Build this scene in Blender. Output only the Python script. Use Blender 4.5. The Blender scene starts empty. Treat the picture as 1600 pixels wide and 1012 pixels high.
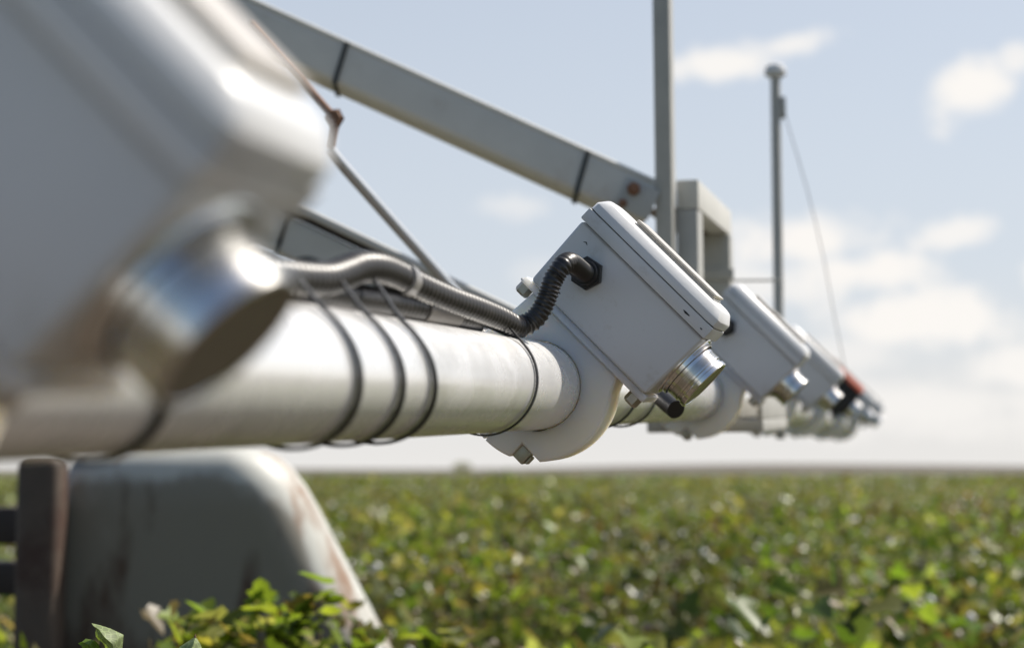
import bpy, bmesh, math, random
import numpy as np
from mathutils import Vector, Matrix, noise as mnoise
R = math.radians
random.seed(7); rng = np.random.default_rng(11)
S = bpy.context.scene
COL = S.collection

# ------------------------------------------------------------------ camera
F = 2600.0                       # focal length in pixels of the 1600 px wide photograph
PITCH = math.atan((738 - 506) / F)
CAM = Vector((0, 0, 1.27))
cd = bpy.data.cameras.new('camera'); cam = bpy.data.objects.new('camera', cd); COL.objects.link(cam)
cam.location = CAM; cam.rotation_euler = (math.pi/2 + PITCH, R(-0.2)*0, 0)
cd.sensor_width = 36; cd.lens = F * 36 / 1600; cd.clip_start = 0.02; cd.clip_end = 20000
cd.dof.use_dof = True; cd.dof.focus_distance = 1.43; cd.dof.aperture_fstop = 4.9
cd.dof.aperture_blades = 9
S.camera = cam
FWD = Vector((0, math.cos(PITCH), math.sin(PITCH))); UP = Vector((0, -math.sin(PITCH), math.cos(PITCH)))
def ray(px, py): return Vector(((px-800)/F, 0, 0)) + UP*(-(py-506)/F) + FWD
def P(px, py, z): return CAM + ray(px, py)*z

# ------------------------------------------------------------------ boom frame (pipe axis)
D1 = 1.46; PITCHBOX = 1.016
C1 = P(838, 602, D1)
A = ray(1453, 633).normalized()
V = A.cross(Vector((0, 0, 1))).normalized(); W = V.cross(A).normalized()
RP = 0.0387

# ------------------------------------------------------------------ light, sky, exposure
EL = R(50)
hz = (V*1.0 + A*0.80); hz.z = 0; hz.normalize()
SUN = Vector((hz.x*math.cos(EL), hz.y*math.cos(EL), math.sin(EL)))
sd = bpy.data.lights.new('sun', 'SUN'); sd.energy = 5.0; sd.angle = R(0.5); sd.color = (1, .94, .85)
so = bpy.data.objects.new('sun', sd); COL.objects.link(so)
so.rotation_euler = SUN.to_track_quat('Z', 'Y').to_euler()
S.view_settings.view_transform = 'Standard'; S.view_settings.look = 'None'
S.view_settings.exposure = 0.34; S.view_settings.gamma = 1
S.cycles.use_denoising = True
try: S.cycles.denoiser = 'OPENIMAGEDENOISE'
except Exception: pass
S.cycles.max_bounces = 8

wd = bpy.data.worlds.new('World'); S.world = wd; wd.use_nodes = True
nt = wd.node_tree; nt.nodes.clear()
def nd(t, tree=None, **kw):
    n = (tree or nt).nodes.new(t)
    for k, v in kw.items(): setattr(n, k, v)
    return n
def lk(a, b, tree=None): (tree or nt).links.new(a, b)
def mth(op, a, b=None, tree=None, clamp=False, c=None):
    n = nd('ShaderNodeMath', tree, operation=op); n.use_clamp = clamp
    for i, v in enumerate((a, b, c)):
        if v is None: continue
        if isinstance(v, (int, float)): n.inputs[i].default_value = v
        else: lk(v, n.inputs[i], tree)
    return n.outputs[0]
SKYK = 0.10
sky = nd('ShaderNodeTexSky', sky_type='NISHITA'); sky.sun_disc = False
sky.sun_elevation = EL; sky.sun_rotation = math.atan2(SUN.x, SUN.y)
sky.air_density = 1.0; sky.dust_density = 2.2; sky.ozone_density = 1.0
tc = nd('ShaderNodeTexCoord'); sep = nd('ShaderNodeSeparateXYZ'); lk(tc.outputs['Generated'], sep.inputs[0])
gx, gy, gz = sep.outputs
yy = mth('MAXIMUM', mth('ABSOLUTE', gy), 0.05)
uu = mth('DIVIDE', gx, yy); vv = mth('DIVIDE', gz, yy)
comb = nd('ShaderNodeCombineXYZ'); lk(uu, comb.inputs[0]); lk(vv, comb.inputs[1])
no = nd('ShaderNodeTexNoise'); no.inputs['Scale'].default_value = 26; no.inputs['Detail'].default_value = 7; no.inputs['Roughness'].default_value = .58
lk(comb.outputs[0], no.inputs['Vector'])
no2 = nd('ShaderNodeTexNoise'); no2.inputs['Scale'].default_value = 9; no2.inputs['Detail'].default_value = 5
lk(comb.outputs[0], no2.inputs['Vector'])
nz = mth('SUBTRACT', mth('ADD', mth('MULTIPLY', no.outputs[0], .6), mth('MULTIPLY', no2.outputs[0], .4)), .5)
clouds = [  # centre px, half width, half height, tilt, strength
 (1140, 97, 80, 21, 4, .95), (1235, 72, 62, 17, 16, .8), (1520, 142, 72, 36, 24, 1), (1592, 95, 40, 24, 20, .8), (798, 322, 44, 17, -4, .45),
 (1250, 378, 135, 34, 0, 1), (1490, 368, 74, 20, 14, .85), (1345, 424, 120, 36, 4, 1), (1190, 450, 95, 34, 0, .75),
 (1440, 500, 150, 44, 2, 1), (1330, 550, 80, 28, 0, .6), (1580, 575, 110, 34, 4, .9), (1430, 630, 250, 34, 0, .7), (860, 430, 60, 26, 0, .3),
 (1720, 430, 90, 40, 10, 1), (1050, 610, 200, 30, 0, .5), (1500, 660, 220, 26, 0, .5), (-150, 330, 150, 40, 5, .8), (1900, 250, 140, 50, 10, 1), (-500, 120, 200, 60, 10, .9)]
tot = None
for px, py, hw, hh, tl, st in clouds:
    r = ray(px, py); u0, v0 = r.x/r.y, r.z/r.y
    du = mth('SUBTRACT', uu, u0); dv = mth('SUBTRACT', vv, v0)
    c, s = math.cos(R(tl)), math.sin(R(tl)); hw, hh = hw*1.12/F, hh*1.15/F
    a = mth('ADD', mth('MULTIPLY', du, c/hw), mth('MULTIPLY', dv, s/hw))
    b = mth('ADD', mth('MULTIPLY', du, -s/hh), mth('MULTIPLY', dv, c/hh))
    d = mth('SQRT', mth('ADD', mth('MULTIPLY', a, a), mth('MULTIPLY', b, b)))
    m = mth('ADD', mth('SUBTRACT', 1.32, d), mth('MULTIPLY', nz, 4.6))
    mr = nd('ShaderNodeMapRange', interpolation_type='SMOOTHSTEP'); lk(m, mr.inputs[0])
    mr.inputs[1].default_value = -.15; mr.inputs[2].default_value = 1.0; mr.inputs[3].default_value = 0; mr.inputs[4].default_value = st
    tot = mr.outputs[0] if tot is None else mth('MAXIMUM', tot, mr.outputs[0])
tot = mth('MULTIPLY', tot, mth('GREATER_THAN', gy, 0.08))
# broken cloud over the rest of the sky
no3 = nd('ShaderNodeTexNoise'); no3.inputs['Scale'].default_value = 3.2; no3.inputs['Detail'].default_value = 8
mp = nd('ShaderNodeMapping'); mp.inputs['Scale'].default_value = (1, 1, 3); lk(tc.outputs['Generated'], mp.inputs[0]); lk(mp.outputs[0], no3.inputs['Vector'])
gen = nd('ShaderNodeMapRange'); lk(no3.outputs[0], gen.inputs[0]); gen.inputs[1].default_value = .53; gen.inputs[2].default_value = .7; gen.inputs[4].default_value = .15
behind = mth('LESS_THAN', gy, 0.3)
tot = mth('MAXIMUM', tot, mth('MULTIPLY', gen.outputs[0], behind), clamp=True)
# thin milky veil, thickest near the horizon
veil = nd('ShaderNodeMapRange'); lk(gz, veil.inputs[0]); veil.inputs[1].default_value = 0.0; veil.inputs[2].default_value = .30
veil.inputs[3].default_value = .95; veil.inputs[4].default_value = .60
fwd = nd('ShaderNodeMapRange', interpolation_type='SMOOTHSTEP'); lk(gy, fwd.inputs[0]); fwd.inputs[1].default_value = .15; fwd.inputs[2].default_value = .92
fwd.inputs[3].default_value = .0; fwd.inputs[4].default_value = 1
mixv = nd('ShaderNodeMix', data_type='RGBA'); lk(mth('MULTIPLY', veil.outputs[0], fwd.outputs[0]), mixv.inputs[0]); lk(sky.outputs[0], mixv.inputs[6])
VEILC = (6.85, 6.7, 6.5, 1); CLOUDC = (7.7, 7.45, 7.15, 1)
vc = nd('ShaderNodeMapRange', interpolation_type='SMOOTHSTEP'); lk(gz, vc.inputs[0]); vc.inputs[1].default_value = -.01; vc.inputs[2].default_value = .13
mixk = nd('ShaderNodeMix', data_type='RGBA'); lk(vc.outputs[0], mixk.inputs[0]); mixk.inputs[6].default_value = VEILC; mixk.inputs[7].default_value = (5.5, 5.9, 6.45, 1)
lk(mixk.outputs[2], mixv.inputs[7])
mixc = nd('ShaderNodeMix', data_type='RGBA'); lk(tot, mixc.inputs[0]); lk(mixv.outputs[2], mixc.inputs[6]); mixc.inputs[7].default_value = CLOUDC
bg = nd('ShaderNodeBackground'); bg.inputs[1].default_value = SKYK; lk(mixc.outputs[2], bg.inputs[0])
wo = nd('ShaderNodeOutputWorld'); lk(bg.outputs[0], wo.inputs[0])

# ------------------------------------------------------------------ materials
MATS = {}
def pmat(name, col, rough=.5, metal=0, var=.06, vscale=30, bump=0, bscale=200, stain=None, stain_amt=.5, stain_scale=8, stretch=(1, 1, 1), rvar=0, spec=.5, sss=0, coat=0, thresh=.55):
    m = bpy.data.materials.new(name); m.use_nodes = True; t = m.node_tree; b = t.nodes['Principled BSDF']
    b.inputs['Roughness'].default_value = rough; b.inputs['Metallic'].default_value = metal
    b.inputs['Specular IOR Level'].default_value = spec; b.inputs['Coat Weight'].default_value = coat
    if sss: b.inputs['Subsurface Weight'].default_value = sss; b.inputs['Subsurface Radius'].default_value = (1, .85, .6); b.inputs['Subsurface Scale'].default_value = .045
    co = nd('ShaderNodeTexCoord', t); mpp = nd('ShaderNodeMapping', t); mpp.inputs['Scale'].default_value = stretch
    lk(co.outputs['Object'], mpp.inputs[0], t)
    n = nd('ShaderNodeTexNoise', t); n.inputs['Scale'].default_value = vscale; n.inputs['Detail'].default_value = 6; n.inputs['Roughness'].default_value = .65
    lk(mpp.outputs[0], n.inputs['Vector'], t)
    hs = nd('ShaderNodeMix', t, data_type='RGBA'); lk(n.outputs[0], hs.inputs[0], t)
    hs.inputs[6].default_value = tuple(max(0, c*(1-var*2)) for c in col) + (1,); hs.inputs[7].default_value = tuple(min(1, c*(1+var*2)) for c in col) + (1,)
    out = hs.outputs[2]
    if stain:
        n2 = nd('ShaderNodeTexNoise', t); n2.inputs['Scale'].default_value = stain_scale; n2.inputs['Detail'].default_value = 9; n2.inputs['Roughness'].default_value = .7
        lk(mpp.outputs[0], n2.inputs['Vector'], t)
        mr = nd('ShaderNodeMapRange', t); lk(n2.outputs[0], mr.inputs[0], t); mr.inputs[1].default_value = thresh; mr.inputs[2].default_value = thresh+.14; mr.inputs[4].default_value = stain_amt
        mx = nd('ShaderNodeMix', t, data_type='RGBA'); lk(mr.outputs[0], mx.inputs[0], t); lk(out, mx.inputs[6], t); mx.inputs[7].default_value = tuple(stain) + (1,)
        out = mx.outputs[2]
    lk(out, b.inputs['Base Color'], t)
    if rvar:
        mr = nd('ShaderNodeMapRange', t); lk(n.outputs[0], mr.inputs[0], t); mr.inputs[1].default_value = .3; mr.inputs[2].default_value = .7
        mr.inputs[3].default_value = max(.03, rough-rvar); mr.inputs[4].default_value = min(1, rough+rvar); lk(mr.outputs[0], b.inputs['Roughness'], t)
    if bump:
        n3 = nd('ShaderNodeTexNoise', t); n3.inputs['Scale'].default_value = bscale; n3.inputs['Detail'].default_value = 4; lk(mpp.outputs[0], n3.inputs['Vector'], t)
        bp = nd('ShaderNodeBump', t); bp.inputs['Strength'].default_value = bump; bp.inputs['Distance'].default_value = .001; lk(n3.outputs[0], bp.inputs['Height'], t); lk(bp.outputs[0], b.inputs['Normal'], t)
    MATS[name] = m; return m
M_BOX = pmat('white_enclosure_plastic', (.60, .605, .61), .42, var=.02, vscale=14, bump=.05, bscale=500, stain=(.36, .31, .24), stain_amt=.40, stain_scale=34, thresh=.57)
M_LID = pmat('white_lid_plastic', (.66, .665, .665), .33, var=.02, vscale=14, bump=.12, bscale=320, stain=(.5, .46, .38), stain_amt=.12, stain_scale=40)
M_HDPE = pmat('white_clamp_plastic', (.90, .85, .755), .40, var=.025, vscale=20, sss=1.0, stain=(.45, .38, .28), stain_amt=.22, stain_scale=16, thresh=.58)
M_ALU = pmat('brushed_aluminium_pipe', (.96, .95, .925), .26, metal=.48, var=.06, vscale=16, rvar=.07, stretch=(1, 1, 1), stain=(.50, .485, .45), stain_amt=.6, stain_scale=9, thresh=.54)
M_CHROME = pmat('bright_chrome', (.72, .72, .70), .17, metal=1, var=.06, vscale=60, rvar=.06, bump=.04, stain=(.45, .40, .32), stain_amt=.35, stain_scale=45)
M_CONDUIT = pmat('black_split_conduit', (.020, .0185, .017), .38, var=.15, vscale=60, spec=.5, stain=(.05, .044, .037), stain_amt=.3, stain_scale=18)
M_BLACK = pmat('black_nylon', (.014, .014, .015), .42, var=.1)
M_LENS = pmat('dark_sensor_lens', (.17, .15, .115), .3, var=.15)
M_BLACKBOX = pmat('black_enclosure_plastic', (.012, .012, .012), .5, var=.1)
M_REDLID = pmat('orange_red_lid_plastic', (.55, .11, .05), .45, var=.06)
M_BOLT = pmat('zinc_bolt', (.46, .44, .39), .42, metal=.9, var=.12, vscale=120, stain=(.24, .17, .09), stain_amt=.5, stain_scale=90)
M_LABEL = pmat('layered_clear_plate', (.62, .57, .50), .22, var=.10, vscale=60, spec=.6)
M_GALV = pmat('grey_galvanised_steel', (.39, .385, .355), .48, metal=.08, var=.12, vscale=18, stain=(.24, .19, .14), stain_amt=.45, stain_scale=7, thresh=.58, rvar=.08, bump=.1, bscale=120)
M_GREYP = pmat('pale_grey_painted_steel', (.54, .53, .485), .42, var=.06, vscale=15, stain=(.30, .22, .16), stain_amt=.45, stain_scale=6, thresh=.58)
M_RUST = pmat('rusty_steel', (.20, .10, .055), .75, var=.3, vscale=60, stain=(.07, .045, .03), stain_amt=.8, stain_scale=40, bump=.4)
M_ROD = pmat('galvanised_rod', (.62, .64, .66), .25, metal=.5, var=.06)
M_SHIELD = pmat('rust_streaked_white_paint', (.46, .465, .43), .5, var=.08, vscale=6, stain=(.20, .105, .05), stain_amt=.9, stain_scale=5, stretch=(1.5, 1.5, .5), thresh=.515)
def paint_front_shade(m):   # shade of the front painted in as dark grey-green, ragged edges, plus rust runs
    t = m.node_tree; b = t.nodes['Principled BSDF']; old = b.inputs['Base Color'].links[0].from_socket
    at = nd('ShaderNodeAttribute', t); at.attribute_name = 'front_shade'
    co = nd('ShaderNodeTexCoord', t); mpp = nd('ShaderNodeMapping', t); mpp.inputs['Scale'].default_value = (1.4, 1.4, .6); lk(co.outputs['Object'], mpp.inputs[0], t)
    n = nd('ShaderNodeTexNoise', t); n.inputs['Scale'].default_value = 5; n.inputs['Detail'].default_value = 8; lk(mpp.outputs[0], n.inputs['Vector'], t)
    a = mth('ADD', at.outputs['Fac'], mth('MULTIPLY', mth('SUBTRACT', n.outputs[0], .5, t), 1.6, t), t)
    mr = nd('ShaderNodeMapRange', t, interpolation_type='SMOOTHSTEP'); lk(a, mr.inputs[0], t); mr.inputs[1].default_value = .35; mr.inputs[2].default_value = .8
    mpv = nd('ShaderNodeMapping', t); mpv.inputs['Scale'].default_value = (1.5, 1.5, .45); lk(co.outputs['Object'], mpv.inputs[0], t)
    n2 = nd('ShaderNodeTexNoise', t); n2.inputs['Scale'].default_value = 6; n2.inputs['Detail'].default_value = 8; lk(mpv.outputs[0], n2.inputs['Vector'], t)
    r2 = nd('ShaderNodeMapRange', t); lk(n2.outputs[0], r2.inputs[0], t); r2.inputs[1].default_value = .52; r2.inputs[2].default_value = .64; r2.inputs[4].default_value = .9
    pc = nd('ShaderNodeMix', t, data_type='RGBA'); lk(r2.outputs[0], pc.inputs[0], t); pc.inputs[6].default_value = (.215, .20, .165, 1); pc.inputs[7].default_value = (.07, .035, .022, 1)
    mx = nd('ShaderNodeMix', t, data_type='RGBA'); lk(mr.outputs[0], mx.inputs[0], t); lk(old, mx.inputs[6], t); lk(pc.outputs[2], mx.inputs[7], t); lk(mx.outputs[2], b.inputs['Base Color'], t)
paint_front_shade(M_SHIELD)
M_POST = pmat('brown_rusted_post', (.085, .062, .046), .65, var=.3, vscale=7, stain=(.05, .022, .014), stain_amt=.9, stain_scale=4, thresh=.48)
M_TAPE = pmat('greyed_clear_tape', (.26, .25, .235), .25, var=.15, vscale=80)
M_SLEEVE = pmat('grey_brown_sleeve', (.10, .09, .078), .5, var=.12)
M_RUSTY = pmat('brown_weathered_steel', (.17, .13, .10), .65, var=.15, vscale=20, stain=(.09, .055, .035), stain_amt=.7, stain_scale=12)
M_STRAP = pmat('grey_rubber_strap', (.055, .058, .055), .6, var=.1)
M_DARK = pmat('dark_brown_steel', (.035, .024, .02), .6, var=.25, vscale=12, stain=(.10, .045, .025), stain_amt=.6, stain_scale=5)
M_SOIL = pmat('dry_brown_soil', (.085, .062, .044), .95, var=.25, vscale=3, stain=(.07, .05, .035), stain_amt=.6, stain_scale=1.2)
M_HILL = pmat('tan_dry_grassland', (.085, .072, .052), .95, var=.2, vscale=.05, stain=(.12, .11, .06), stain_amt=.6, stain_scale=.015, stretch=(.3, 1, 1))
M_STEM = pmat('reddish_green_stem', (.13, .10, .05), .6, var=.2)
M_BOLL = pmat('white_cotton_lint', (.80, .78, .74), .8, var=.04)
M_BIT = pmat('boll_and_bract', (.8, .78, .74), .45, var=.04)
at_ = nd('ShaderNodeAttribute', M_BIT.node_tree); at_.attribute_name = 'tint'; lk(at_.outputs['Color'], M_BIT.node_tree.nodes['Principled BSDF'].inputs['Base Color'], M_BIT.node_tree)
M_TRUNK = pmat('brown_bark', (.10, .07, .05), .9, var=.2)

def leafmat(name, attr=True, base=(.10, .17, .03), rough=.38):
    m = bpy.data.materials.new(name); m.use_nodes = True; t = m.node_tree; b = t.nodes['Principled BSDF']; o = t.nodes['Material Output']
    if attr:
        at = nd('ShaderNodeAttribute', t); at.attribute_name = 'tint'; csrc = at.outputs['Color']
    else:
        # pale veins over a green blade
        co = nd('ShaderNodeTexCoord', t); vo = nd('ShaderNodeTexVoronoi', t); vo.feature = 'DISTANCE_TO_EDGE'; vo.inputs['Scale'].default_value = 190
        lk(co.outputs['Object'], vo.inputs['Vector'], t); mr = nd('ShaderNodeMapRange', t); lk(vo.outputs['Distance'], mr.inputs[0], t); mr.inputs[1].default_value = .02; mr.inputs[2].default_value = .12
        mx = nd('ShaderNodeMix', t, data_type='RGBA'); lk(mr.outputs[0], mx.inputs[0], t); mx.inputs[6].default_value = tuple(min(1, c*1.45) for c in base) + (1,); mx.inputs[7].default_value = base + (1,); csrc = mx.outputs[2]
    lk(csrc, b.inputs['Base Color'], t); b.inputs['Roughness'].default_value = rough; b.inputs['Specular IOR Level'].default_value = .38
    tr = nd('ShaderNodeBsdfTranslucent', t); g = nd('ShaderNodeMix', t, data_type='RGBA'); g.blend_type = 'MULTIPLY'; g.inputs[0].default_value = 1; lk(csrc, g.inputs[6], t); g.inputs[7].default_value = (1.75, 1.75, .85, 1)
    lk(g.outputs[2], tr.inputs[0], t); mxs = nd('ShaderNodeMixShader', t); mxs.inputs[0].default_value = .46; lk(b.outputs[0], mxs.inputs[1], t); lk(tr.outputs[0], mxs.inputs[2], t); lk(mxs.outputs[0], o.inputs[0], t)
    return m
M_LEAF = leafmat('cotton_leaf', rough=.33)
M_PALELEAF = leafmat('pale_young_leaf', False, (.27, .32, .17), .5)
M_CANOPY = pmat('distant_cotton_canopy', (.09, .115, .04), .8, var=.5, vscale=1.6, stain=(.16, .13, .08), stain_amt=.6, stain_scale=.8)

# ------------------------------------------------------------------ object helpers
def obj(name, bm, mat, parent=None, smooth=True, angle=35):
    me = bpy.data.meshes.new(name); bm.normal_update(); bm.to_mesh(me); bm.free()
    for mm in (mat if isinstance(mat, (list, tuple)) else [mat]): me.materials.append(mm)
    if smooth:
        me.shade_smooth()
        try: me.set_sharp_from_angle(angle=R(angle))
        except Exception: pass
    o = bpy.data.objects.new(name, me); COL.objects.link(o)
    if parent: o.parent = parent
    return o
def tag(o, label=None, cat=None, group=None, kind=None):
    for k, v in (('label', label), ('category', cat), ('group', group), ('kind', kind)):
        if v: o[k] = v
    return o
def empty(name, mtx, label, cat, group=None):
    o = bpy.data.objects.new(name, None); COL.objects.link(o); o.empty_display_size = .05
    o.matrix_world = mtx; return tag(o, label, cat, group)
def frame(loc, x, y, z):
    m = Matrix((x, y, z)).transposed().to_4x4(); m.translation = loc; return m
def copy_tree(o, parent=None):
    c = o.copy(); COL.objects.link(c)
    if parent: c.parent = parent
    for ch in list(o.children): copy_tree(ch, c)
    return c
def add_box(bm, lo, hi, bev=0, seg=2, taper=None, mtx=None):
    """axis box; taper=(x0b,x1b,x0t,x1t) overrides x at bottom / top"""
    b2 = bmesh.new(); bmesh.ops.create_cube(b2, size=1)
    for v in b2.verts:
        t = [(lo[i] if v.co[i] < 0 else hi[i]) for i in range(3)]
        if taper: t[0] = taper[(0 if v.co.x < 0 else 1) + (0 if v.co.z < 0 else 2)]
        v.co = t
    if bev: bmesh.ops.bevel(b2, geom=b2.edges[:], offset=bev, segments=seg, profile=.6, affect='EDGES')
    if mtx: bmesh.ops.transform(b2, matrix=mtx, verts=b2.verts)
    me = bpy.data.meshes.new('tmp'); b2.to_mesh(me); b2.free(); bm.from_mesh(me); bpy.data.meshes.remove(me)
def add_lathe(bm, prof, seg=40, mtx=None):
    """prof: (r, z) pairs round the z axis"""
    rings = []
    for r, z in prof:
        if r < 1e-6: rings.append([bm.verts.new((0, 0, z))])
        else: rings.append([bm.verts.new((r*math.cos(2*math.pi*i/seg), r*math.sin(2*math.pi*i/seg), z)) for i in range(seg)])
    for a, b in zip(rings, rings[1:]):
        for i in range(seg):
            j = (i+1) % seg
            if len(a) == 1 and len(b) == 1: continue
            if len(a) == 1: bm.faces.new((a[0], b[j], b[i]))
            elif len(b) == 1: bm.faces.new((a[i], a[j], b[0]))
            else: bm.faces.new((a[i], a[j], b[j], b[i]))
    if mtx: bmesh.ops.transform(bm, matrix=mtx, verts=[v for r in rings for v in r])
    bmesh.ops.recalc_face_normals(bm, faces=bm.faces[:])
def frames_along(pts):
    T = []
    for i in range(len(pts)):
        a = pts[max(0, i-1)]; b = pts[min(len(pts)-1, i+1)]; T.append((b-a).normalized())
    n = T[0].cross(Vector((0.1, .2, 1))).normalized(); out = []
    for t in T:
        n = (n - t*n.dot(t)).normalized(); out.append((t, n, t.cross(n)))
    return out
def add_sweep(bm, pts, rad, seg=12, cap=True, sect=None):
    """rad: radius, list, or function(i, k) -> radius; sect: list of (x, y) cross-section points instead of a circle"""
    fr = frames_along(pts); rings = []
    n = len(sect) if sect else seg
    for i, (p, (t, a, b)) in enumerate(zip(pts, fr)):
        ring = []
        for k in range(n):
            if sect: x, y = sect[k]
            else:
                rr = rad(i, k) if callable(rad) else (rad[i] if isinstance(rad, (list, tuple)) else rad)
                x, y = rr*math.cos(2*math.pi*k/n), rr*math.sin(2*math.pi*k/n)
            ring.append(bm.verts.new(p + a*x + b*y))
        rings.append(ring)
    for r0, r1 in zip(rings, rings[1:]):
        for k in range(n):
            j = (k+1) % n; bm.faces.new((r0[k], r0[j], r1[j], r1[k]))
    if cap: bm.faces.new(rings[0][::-1]); bm.faces.new(rings[-1])
def spline(pts, step):
    """Catmull-Rom through pts resampled at an even step"""
    pts = [Vector(p) for p in pts]; q = [pts[0]*2-pts[1]] + pts + [pts[-1]*2-pts[-2]]; dense = []
    for i in range(1, len(q)-2):
        for k in range(24):
            t = k/24; a, b, c, d = q[i-1], q[i], q[i+1], q[i+2]
            dense.append(.5*((2*b) + (c-a)*t + (2*a-5*b+4*c-d)*t*t + (3*b-a-3*c+d)*t**3))
    dense.append(pts[-1])
    out = [dense[0]]; acc = 0
    for a, b in zip(dense, dense[1:]):
        L = (b-a).length
        while acc + L >= step:
            u = (step-acc)/L; a = a.lerp(b, u); out.append(a.copy()); L = (b-a).length; acc = 0
        acc += L
    return out
def smooth01(t): t = max(0, min(1, t)); return t*t*(3-2*t)

# ------------------------------------------------------------------ boom
_ds = [(-9, 0), (1.1, 0), (2.03, .014), (3.05, .036), (4.06, .062), (5.08, .086), (6.1, .112), (9, .19)]
def drop(s):
    for (a, da), (b, db) in zip(_ds, _ds[1:]):
        if s <= b: return da + (db-da)*(s-a)/(b-a)
    return .19
def axis(s): return C1 + A*s - W*drop(s)
def polar(s, phi, r): return axis(s) + V*(r*math.cos(R(phi))) + W*(r*math.sin(R(phi)))

boom = empty('boom_pipe', frame(axis(0), V, A, W), 'long dull aluminium pipe running from near left to far right', 'pipe')
inv = boom.matrix_world.inverted()
bm = bmesh.new()
ss = [-1.6 + .05*i for i in range(int((5.35+1.6)/.05)+1)]
add_sweep(bm, [inv @ axis(s) for s in ss], RP, 72)
obj('tube', bm, M_ALU, boom, angle=50)

# ---- one sensor unit: local x = along the box, y = along the pipe, z = out through the lid
TH = R(45.5)
E1 = V*math.cos(TH) - W*math.sin(TH); E2 = V*math.sin(TH) + W*math.cos(TH)
def unit_frame(s): return frame(axis(s), E1, A, E2)
XL0, XL1 = -.0710, .0800
BOXSHIFT = Vector((-.002, 0, -.0028))
YF, YB = -.0085, .0630            # enclosure front and back along the pipe
def hexbolt(bm, c, d, r=.007, h=.006, seg=6, shank=.0):
    m = Matrix.Translation(c) @ Vector(d).to_track_quat('Z', 'Y').to_matrix().to_4x4()
    add_lathe(bm, [(0, h), (r*.82, h), (r, h*.8), (r, 0), (r*1.25, 0), (r*1.25, -.0018), (0, -.0018)], seg, m)
def make_unit(label, black=False):
    root = empty('sensor_box', Matrix.Identity(4), label, 'sensor box', 'sensor boxes clamped along the pipe')
    mb, ml = (M_BLACKBOX, M_REDLID) if black else (M_BOX, M_LID)
    # clamp: split collar round the pipe
    pts = []
    n = 0.067
    def arc(a0, a1, k):
        for i in range(k+1):
            a = R(a0+(a1-a0)*i/k); pts.append((n*math.cos(a), n*math.sin(a)))
    arc(-89.0, -66.8, 6); pts.append((.0264, -.0455)); arc(-42.8, 40, 24)
    pts.append((.046, .0553)); 
    for i in range(1, 10): pts.append((.046-.106*i/10, .0553))
    pts.append((-.060, .0553)); arc(160, 269.0, 30)
    bm = bmesh.new(); y0, y1 = 0, .045; ri = RP + .0006
    def ringpts(y, off):
        o_, i_ = [], []
        for x, z in pts:
            a = math.atan2(z, x); rr = math.hypot(x, z)
            o_.append(bm.verts.new(((rr-off)*math.cos(a), y, (rr-off)*math.sin(a)))); i_.append(bm.verts.new(((ri+off*.6)*math.cos(a), y, (ri+off*.6)*math.sin(a))))
        return o_, i_
    ch = .0020
    loops = [ringpts(y0, ch), ringpts(y0+ch, 0), ringpts(y1-ch, 0), ringpts(y1, ch)]
    for (oa, ia), (ob, ib) in zip(loops, loops[1:]):
        for k in range(len(pts)-1):
            bm.faces.new((oa[k], oa[k+1], ob[k+1], ob[k])); bm.faces.new((ia[k+1], ia[k], ib[k], ib[k+1]))
        for k in (0, len(pts)-1):
            bm.faces.new((oa[k], ob[k], ib[k], ia[k]))
    for (o_, i_) in (loops[0], loops[-1]):
        for k in range(len(pts)-1): bm.faces.new((o_[k], o_[k+1], i_[k+1], i_[k]))
    bmesh.ops.recalc_face_normals(bm, faces=bm.faces[:])
    cl = obj('clamp', bm, M_HDPE, root, angle=25)
    bm = bmesh.new()   # square clamp bolt in its notch
    add_box(bm, (.0268, .006, -.0600), (.0385, .020, -.0465), .0012, 2)
    add_box(bm, (.0385, .0085, -.0573), (.0415, .0175, -.0490), .0008, 1)
    obj('clamp_bolt', bm, M_BOLT, cl)
    # base flange
    bm = bmesh.new(); add_box(bm, (-.072, YF+.004, .0585), (.0795, YB-.004, .0655), .0022, 2); obj('base_flange', bm, M_HDPE if not black else M_BLACKBOX, root)
    for x in (-.0675, .0700):
        bm = bmesh.new(); hexbolt(bm, (x, .010, .0580), (0, 0, -1), .0072, .0095); obj('bolt', bm, M_BOLT, root, angle=30)
    # body
    bm = bmesh.new(); add_box(bm, (0, YF, .0658), (0, YB, .1352), .0045, 3, taper=(-.0655, .0770, -.0690, .0800)); obj('enclosure_body', bm, mb, root)
    # rim of the body + lid, separated by a dark seam
    bm = bmesh.new(); add_box(bm, (XL0, YF-.0035, .1356), (XL1, YB+.0035, .1474), .0016, 2); obj('body_rim', bm, mb, root)
    bm = bmesh.new(); add_box(bm, (XL0+.0017, YF-.0015, .1472), (XL1-.0017, YB+.0015, .1482), 0); obj('seal', bm, M_BLACK, root)
    bm = bmesh.new()
    def lidring(z, inset, cut):
        x0, x1, ya, yb = XL0+inset, XL1-inset, YF-.0035+inset, YB+.0035-inset
        P8 = [(x0+cut, ya), (x1-cut, ya), (x1-cut*.3, ya+cut*.3), (x1, ya+cut), (x1, yb-cut), (x1-cut*.3, yb-cut*.3), (x1-cut, yb), (x0+cut, yb), (x0+cut*.3, yb-cut*.3), (x0, yb-cut), (x0, ya+cut), (x0+cut*.3, ya+cut*.3)]
        return [bm.verts.new((x, y, z)) for x, y in P8]
    rs = [lidring(.1480, .0010, .008), lidring(.1485, 0, .008), lidring(.1545, 0, .009), lidring(.1555, .0004, .009), lidring(.1618, .0046, .011), lidring(.1630, .0058, .012), lidring(.1637, .0076, .012), lidring(.1640, .0100, .012)]
    for a, b in zip(rs, rs[1:]):
        for k in range(12): j = (k+1) % 12; bm.faces.new((a[k], a[j], b[j], b[k]))
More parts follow.
